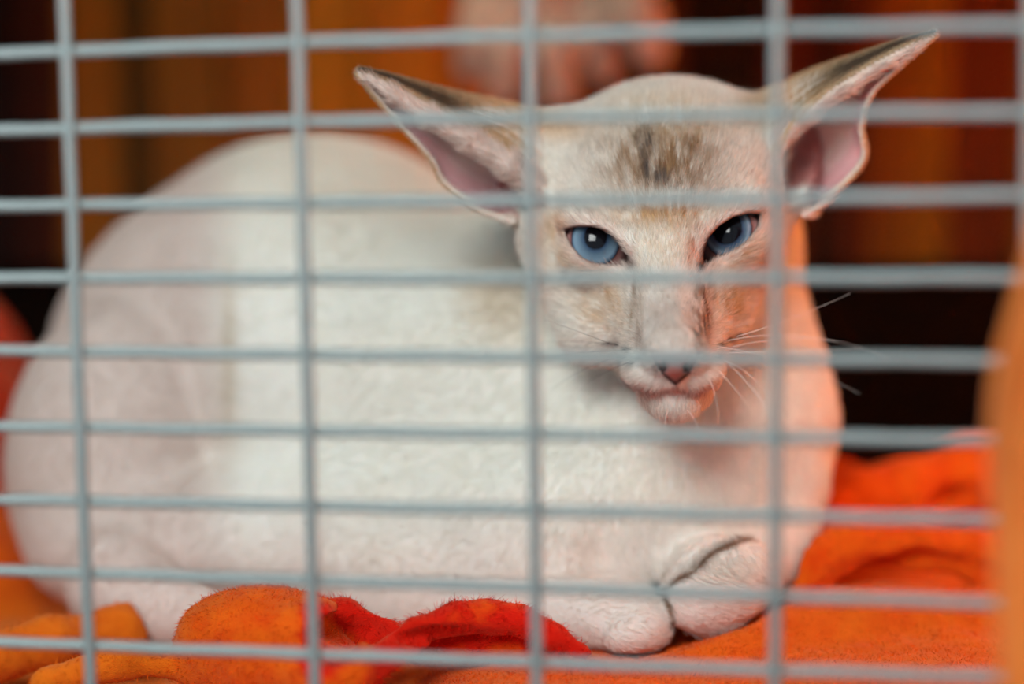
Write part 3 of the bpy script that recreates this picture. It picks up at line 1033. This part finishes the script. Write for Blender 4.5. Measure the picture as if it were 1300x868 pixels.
# front left lobe: a fat rolled fold that opens to the right
vb.chain([L(*p) for p in [(285, 820, 718), (335, 822, 712), (395, 828, 704), (430, 850, 694)]], [15, 16, 15, 12], 5)
vb.ell(L(335, 800, 716), (22, 15, 11.5), 6, 3)
vb.chain([L(*p) for p in [(385, 775, 735), (440, 776, 722), (490, 800, 716), (520, 822, 714)]], [4, 3.4, 3, 2.5], 3)
vb.chain([L(*p) for p in [(330, 785, 745), (390, 778, 745), (425, 785, 742)]], [7, 6, 4], 5)
vb.chain([L(*p) for p in [(400, 812, 728), (470, 818, 724), (540, 815, 718), (620, 808, 716), (700, 822, 714)]], [6, 5.5, 6, 6.5, 4], 3)
vb.ell(L(420, 808, 684), (9, 14, 9), 2.5, 20, 's')
vb.ell(L(452, 800, 705), (13, 14, 5.5), 2.5, 12, 's')
# the thin hem that arches up in the middle, hollow beneath it
hemline = [(430, 872, 690), (480, 840, 696), (530, 804, 700), (575, 786, 703), (620, 783, 705), (665, 790, 706), (700, 806, 706), (742, 828, 708)]
vb.chain([L(*p) for p in hemline], [3.6, 4.2, 4.8, 5.2, 5.2, 4.8, 3.8, 2.4], 2.5)
vb.ell(L(600, 815, 693), (24, 11, 4.6), 1.5, 2, 's')
# left: dragged folds under the haunch and the cloth that climbs the far left corner
vb.chain([L(*p) for p in [(-60, 850, 730), (60, 815, 745), (160, 800, 762), (215, 812, 770)]], [8, 7, 7, 4], 6)
vb.chain([L(*p) for p in [(60, 868, 700), (150, 838, 712), (240, 850, 716)]], [5, 5, 3], 5)
vb.ell(L(180, 800, 775), (11, 10, 8), 5)
vb.chain([L(*p) for p in [(-70, 450, 985), (-32, 570, 950), (-40, 760, 880)]], [28, 26, 30], 12)
vb.chain([L(*p) for p in [(-150, 470, 1000), (-150, 600, 960), (-170, 760, 890)]], [26, 34, 34], 16)
vb.chain([L(*p) for p in [(-140, 420, 985), (-70, 455, 985), (60, 540, 1010)]], [34, 22, 20], 12)
# cut the cloth back where the cat lies on it, and behind the wire front
def sample(vol, ax):
    out = vol.F
    for i in range(3):
        t = (ax[i] - vol.lo[i]) / vol.h
        t0 = np.clip(np.floor(t).astype(int), 0, vol.n[i] - 2)
        f = np.clip(t - t0, 0, 1).astype(np.float32).reshape([-1 if k_ == i else 1 for k_ in range(3)])
        out = np.take(out, t0, i) * (1 - f) + np.take(out, t0 + 1, i) * f
    ins = [(a_ >= vol.lo[i]) & (a_ <= vol.lo[i] + (vol.n[i] - 1) * vol.h) for i, a_ in enumerate(ax)]
    return np.where(ins[0][:, None, None] & ins[1][None, :, None] & ins[2][None, None, :], out, 99.0)


vb.F = np.maximum(vb.F, 1.7 - sample(vq, vb.ax)).astype(np.float32)
gn = RG[:, 1]
gd = (X - OG[0]) * gn[0] + (D - OG[1]) * gn[1] + (V - OG[2]) * gn[2]
vb.F = np.maximum(vb.F, 8.0 - gd).astype(np.float32)
Pb, Qb = vb.mesh()
Nb, _ = normals(Pb, Qb)
# fleece lumps
lump = (vnoise(Pb, 3.2, 3) - .5) * 1.0 + (vnoise(Pb, 11, 4) - .5) * 1.6
Pb = Pb + Nb * lump[:, None]
Nb, FNb = normals(Pb, Qb)


def blanket_color(P):
    u = 650 + P[:, 0] / P[:, 1] * FPX
    v = 434 - P[:, 2] / P[:, 1] * FPX
    n = vnoise(P, 5, 11) * 0.6 + vnoise(P, 1.6, 12) * 0.4
    top = np.array(srgb(230, 104, 16)); deep = np.array(srgb(204, 60, 6)); red = np.array(srgb(204, 26, 10)); och = np.array(srgb(214, 120, 24))
    C = deep + (top - deep) * n[:, None]
    # the faded, browner felted stretch at the front right and the ochre drag at the far left
    w = (sstep(830, 1000, u) * sstep(740, 765, v))[:, None] * 0.35 * sstep(800, 770, P[:, 1])[:, None]
    C = C * (1 - w) + np.array(srgb(196, 98, 28)) * w
    w = (sstep(260, 180, u) * sstep(700, 800, v))[:, None] * 0.5
    C = C * (1 - w) + och * w
    w = (sstep(70, 40, u) * sstep(870, 900, P[:, 1]))[:, None]  # darker red painted in for shade on the back left corner
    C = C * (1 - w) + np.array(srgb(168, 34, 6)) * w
    # red hem stitching: arch and the open mouth of the rolled fold
    hem = np.full(len(P), 99.0)
    for pts in ([L(*p) for p in hemline], [L(*p) for p in [(385, 775, 735), (440, 776, 722), (490, 800, 716), (520, 822, 714)]], [L(*p) for p in [(405, 790, 696), (425, 815, 686), (410, 840, 686)]],
                [L(*p) for p in [(470, 815, 712), (540, 812, 708), (620, 806, 706), (690, 815, 706)]], [L(*p) for p in [(445, 795, 708), (490, 812, 706)]], [L(*p) for p in [(1110, 728, 762), (1230, 735, 764)]]):
        for a_, b_ in zip(pts[:-1], pts[1:]):
            e = b_ - a_; q = P - a_
            t = np.clip(q @ e / (e @ e), 0, 1)
            hem = np.minimum(hem, np.linalg.norm(q - t[:, None] * e, axis=1))
    w = sstep(8.5, 4.5, hem + (n - .5) * 4)[:, None]
    C = C * (1 - w) + red * w
    return C


m_fleece, ns, ls, b = mat('orange_fleece', rough=0.95)
a = attr_color(m_fleece.node_tree)
ls.new(a.outputs['Color'], b.inputs['Base Color'])
b.inputs['Sheen Weight'].default_value = 0.25
b.inputs['Sheen Roughness'].default_value = 0.4
b.inputs['Sheen Tint'].default_value = (1, 0.6, 0.3, 1)
b.inputs['Specular IOR Level'].default_value = 0.1
nz = ns.new('ShaderNodeTexNoise'); nz.inputs['Scale'].default_value = 700; nz.inputs['Detail'].default_value = 5
bp = ns.new('ShaderNodeBump'); bp.inputs['Strength'].default_value = 0.6; bp.inputs['Distance'].default_value = 0.001
ls.new(nz.outputs['Fac'], bp.inputs['Height']); ls.new(bp.outputs[0], b.inputs['Normal'])
blanket = empty('fleece_blanket', (0, 0.78, 0.0), 'rumpled orange fleece blanket with red hem lying under the cat', 'blanket')
Wb = to_world(Pb)
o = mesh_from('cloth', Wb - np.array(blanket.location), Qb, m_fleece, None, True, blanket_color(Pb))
o.parent = blanket
# nap
ctr = Pb[Qb].mean(1)
uu = 650 + ctr[:, 0] / ctr[:, 1] * FPX; vv = 434 - ctr[:, 2] / ctr[:, 1] * FPX
wgt = ((uu > -120) & (uu < 1450) & (vv > 480) & (vv < 960)).astype(float) * np.where(ctr[:, 1] < 830, 1.0, 0.12)
nf = FNb / (np.linalg.norm(FNb, axis=1, keepdims=True) + 1e-9)
wgt *= (nf[:, 1] < 0.4)
q, w = scatter(Pb, Qb, FNb, wgt, 150000)
R0 = interp(Pb, q, w); N0 = interp(Nb, q, w); N0 /= np.linalg.norm(N0, axis=1, keepdims=True)
fl = np.stack([vnoise(R0, 6, 21 + i) - .5 for i in range(3)], 1) * 2.2
fl -= N0 * np.einsum('ij,ij->i', fl, N0)[:, None]
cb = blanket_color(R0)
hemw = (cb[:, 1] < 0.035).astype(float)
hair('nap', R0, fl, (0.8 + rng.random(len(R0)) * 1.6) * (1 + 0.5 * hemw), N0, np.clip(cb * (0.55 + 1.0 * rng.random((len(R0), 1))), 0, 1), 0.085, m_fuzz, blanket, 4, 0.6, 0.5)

# ================================================================== PERSON: a hand reaching down behind the cat
m_hand, ns, ls, b = mat('hand_skin', srgb(176, 142, 130), 0.6)
b.inputs['Subsurface Weight'].default_value = 0.3
b.inputs['Subsurface Radius'].default_value = (0.01, 0.004, 0.002)
nz = ns.new('ShaderNodeTexNoise'); nz.inputs['Scale'].default_value = 60
rp = ns.new('ShaderNodeValToRGB')
rp.color_ramp.elements[0].color = (*srgb(158, 138, 132), 1); rp.color_ramp.elements[1].color = (*srgb(184, 164, 158), 1)
ls.new(nz.outputs['Fac'], rp.inputs[0]); ls.new(rp.outputs[0], b.inputs['Base Color'])
HD = 1075
vp = Vol((-60, 1010, 95), (95, 1150, 345), 1.6)
vp.chain([L(668, -330, 1105), L(668, -190, 1090)], [25, 20], 6)                     # forearm, wrist
vp.chain([L(668, -190, 1090), L(672, -120, 1082), L(682, -30, 1076)], [20, 24, 22], 14)
vp.ell(L(682, -60, HD + 4), (37, 15, 34), 14)                                         # palm
vp.ell(L(632, -70, HD), (16, 16, 30), 10)
for base, mid, tip, r in [((618, -10), (606, 45), (600, 82), 8.6), ((655, 0), (647, 62), (642, 112), 9.2),
                          ((702, -4), (706, 62), (710, 118), 9.2), ((745, -15), (756, 42), (766, 88), 8.2)]:
    vp.chain([L(*base, HD), L(*mid, HD - 10), L(*tip, HD - 2)], [r * 1.15, r, r * .85], 3)
vp.chain([L(735, -100, HD), L(790, -40, HD - 14), L(812, 20, HD - 20), L(826, 62, HD - 16)], [14, 11, 9.5, 8.5], 6)   # thumb
Pp, Qp = vp.mesh()
hand_loc = to_world(L(668, -190, 1090))[0]
person = mesh_from('person', to_world(Pp) - hand_loc, Qp, m_hand)
person.location = Vector(hand_loc)
person['label'] = 'person showing only a bare hand reaching down behind the cat'
person['category'] = 'person'
m_sleeve, ns, ls, b = mat('sleeve_cloth', srgb(60, 66, 80), 0.9)
pts = [Vector(to_world(L(668, y, 1105 - (330 + y) * 0.09))[0]) for y in (-300, -320, -420, -600, -800)]
s_ = tube('sleeve', pts, [0.031, 0.033, 0.036, 0.042, 0.048], m_sleeve, person, 24, True)

# ================================================================== orange cover hanging outside the wires at the right
m_cov, ns, ls, b = mat('orange_cover_cloth', srgb(222, 128, 48), 0.9)
b.inputs['Sheen Weight'].default_value = 0.3
nz = ns.new('ShaderNodeTexNoise'); nz.inputs['Scale'].default_value = 25; nz.inputs['Detail'].default_value = 3
rp = ns.new('ShaderNodeValToRGB')
rp.color_ramp.elements[0].position = 0.3; rp.color_ramp.elements[0].color = (*srgb(206, 102, 18), 1)
rp.color_ramp.elements[1].position = 0.7; rp.color_ramp.elements[1].color = (*srgb(216, 126, 44), 1)
ls.new(nz.outputs['Fac'], rp.inputs[0]); ls.new(rp.outputs[0], b.inputs['Base Color'])
tr = ns.new('ShaderNodeBsdfTranslucent'); ls.new(rp.outputs[0], tr.inputs['Color'])
ms = ns.new('ShaderNodeMixShader'); ms.inputs[0].default_value = 0.35
ls.new(b.outputs[0], ms.inputs[1]); ls.new(tr.outputs[0], ms.inputs[2]); ls.new(ms.outputs[0], ns['Material Output'].inputs['Surface'])
CD = 535
edge = [(1330, 250), (1308, 340), (1290, 400), (1272, 460), (1263, 520), (1266, 600), (1272, 700), (1275, 800), (1280, 950)]
V_, F_ = [], []
nu, nv = 46, 50
ys = np.linspace(-300, 1160, nv)
ex = np.interp(ys, [e[1] for e in edge], [e[0] for e in edge])
ex = np.where(ys < 250, 1330 + (250 - ys) * 0.35, ex)
for j in range(nv):
    for i in range(nu):
        s = i / (nu - 1)
        dd = CD + 9 * math.sin(s * 21 + ys[j] * 0.004) * min(1, s * 6) + 4 * math.sin(ys[j] * 0.012 + s * 5)
        V_.append(to_world(L(ex[j] + 620 * s, ys[j], dd))[0])
for j in range(nv - 1):
    for i in range(nu - 1):
        F_.append((j * nu + i, (j + 1) * nu + i, (j + 1) * nu + i + 1, j * nu + i + 1))
cov = empty('cage_cover', Vector(to_world(L(1500, 950, CD))[0]), 'orange cloth cover hanging at the right outside the wire front, out of focus', 'cloth')
o = mesh_from('drape', np.array(V_) - np.array(cov.location), F_, m_cov)
o.parent = cov
sm = o.modifiers.new('thick', 'SOLIDIFY'); sm.thickness = 0.0025
ss = o.modifiers.new('sub', 'SUBSURF'); ss.levels = 1; ss.render_levels = 1
# rolled hem along its free edge
hem = tube('hem', [Vector(to_world(L(ex[j] + 4, ys[j], CD + 4 * math.sin(ys[j] * 0.012)))[0]) for j in range(nv)], 0.0024, m_cov, cov, 10)
# unseen sheets added over the cage and down both sides to shade the back
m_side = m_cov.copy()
m_side.name = 'glow_tint_cloth'  # yellower copy of the cover cloth, tuned to tint the glow
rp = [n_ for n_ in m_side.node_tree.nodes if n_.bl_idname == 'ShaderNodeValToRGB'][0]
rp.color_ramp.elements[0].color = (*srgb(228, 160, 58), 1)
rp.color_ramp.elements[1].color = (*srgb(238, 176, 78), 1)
m_shade_sheet = mat('dark_shade_sheet', srgb(58, 44, 34), 0.95)[0]


def sheet(name, o0, eu, ev, nu, nv, amp, material=None):
    V_, F_ = [], []
    o0, eu, ev = (np.array(v, float) for v in (o0, eu, ev))
    nrm = np.cross(eu, ev); nrm /= np.linalg.norm(nrm)
    for j in range(nv):
        for i in range(nu):
            s_, t_ = i / (nu - 1), j / (nv - 1)
            V_.append(o0 + eu * s_ + ev * t_ + nrm * amp * (math.sin(s_ * 26) + 0.6 * math.sin(t_ * 17 + s_ * 9)))
    for j in range(nv - 1):
        for i in range(nu - 1):
            F_.append((j * nu + i, j * nu + i + 1, (j + 1) * nu + i + 1, (j + 1) * nu + i))
    o = mesh_from(name, np.array(V_) - np.array(cov.location), F_, material or m_cov)
    o.parent = cov
    sm = o.modifiers.new('thick', 'SOLIDIFY'); sm.thickness = 0.002
    return o


sheet('shade_top_sheet', (-0.335, 0.66, 0.345), (0.67, 0, 0), (0, 0.60, 0), 40, 30, 0.003, m_shade_sheet)
sheet('unseen_side_sheet', (0.335, 0.55, -0.018), (0, 0.69, 0), (0, 0, 0.36), 40, 30, 0.004, m_side)  # unseen right side, added for the orange glow on the neck
sheet('unseen_side_sheet', (-0.335, 0.66, -0.018), (0, 0.58, 0), (0, 0, 0.36), 40, 30, 0.004, m_shade_sheet)
print('SCENE DONE')
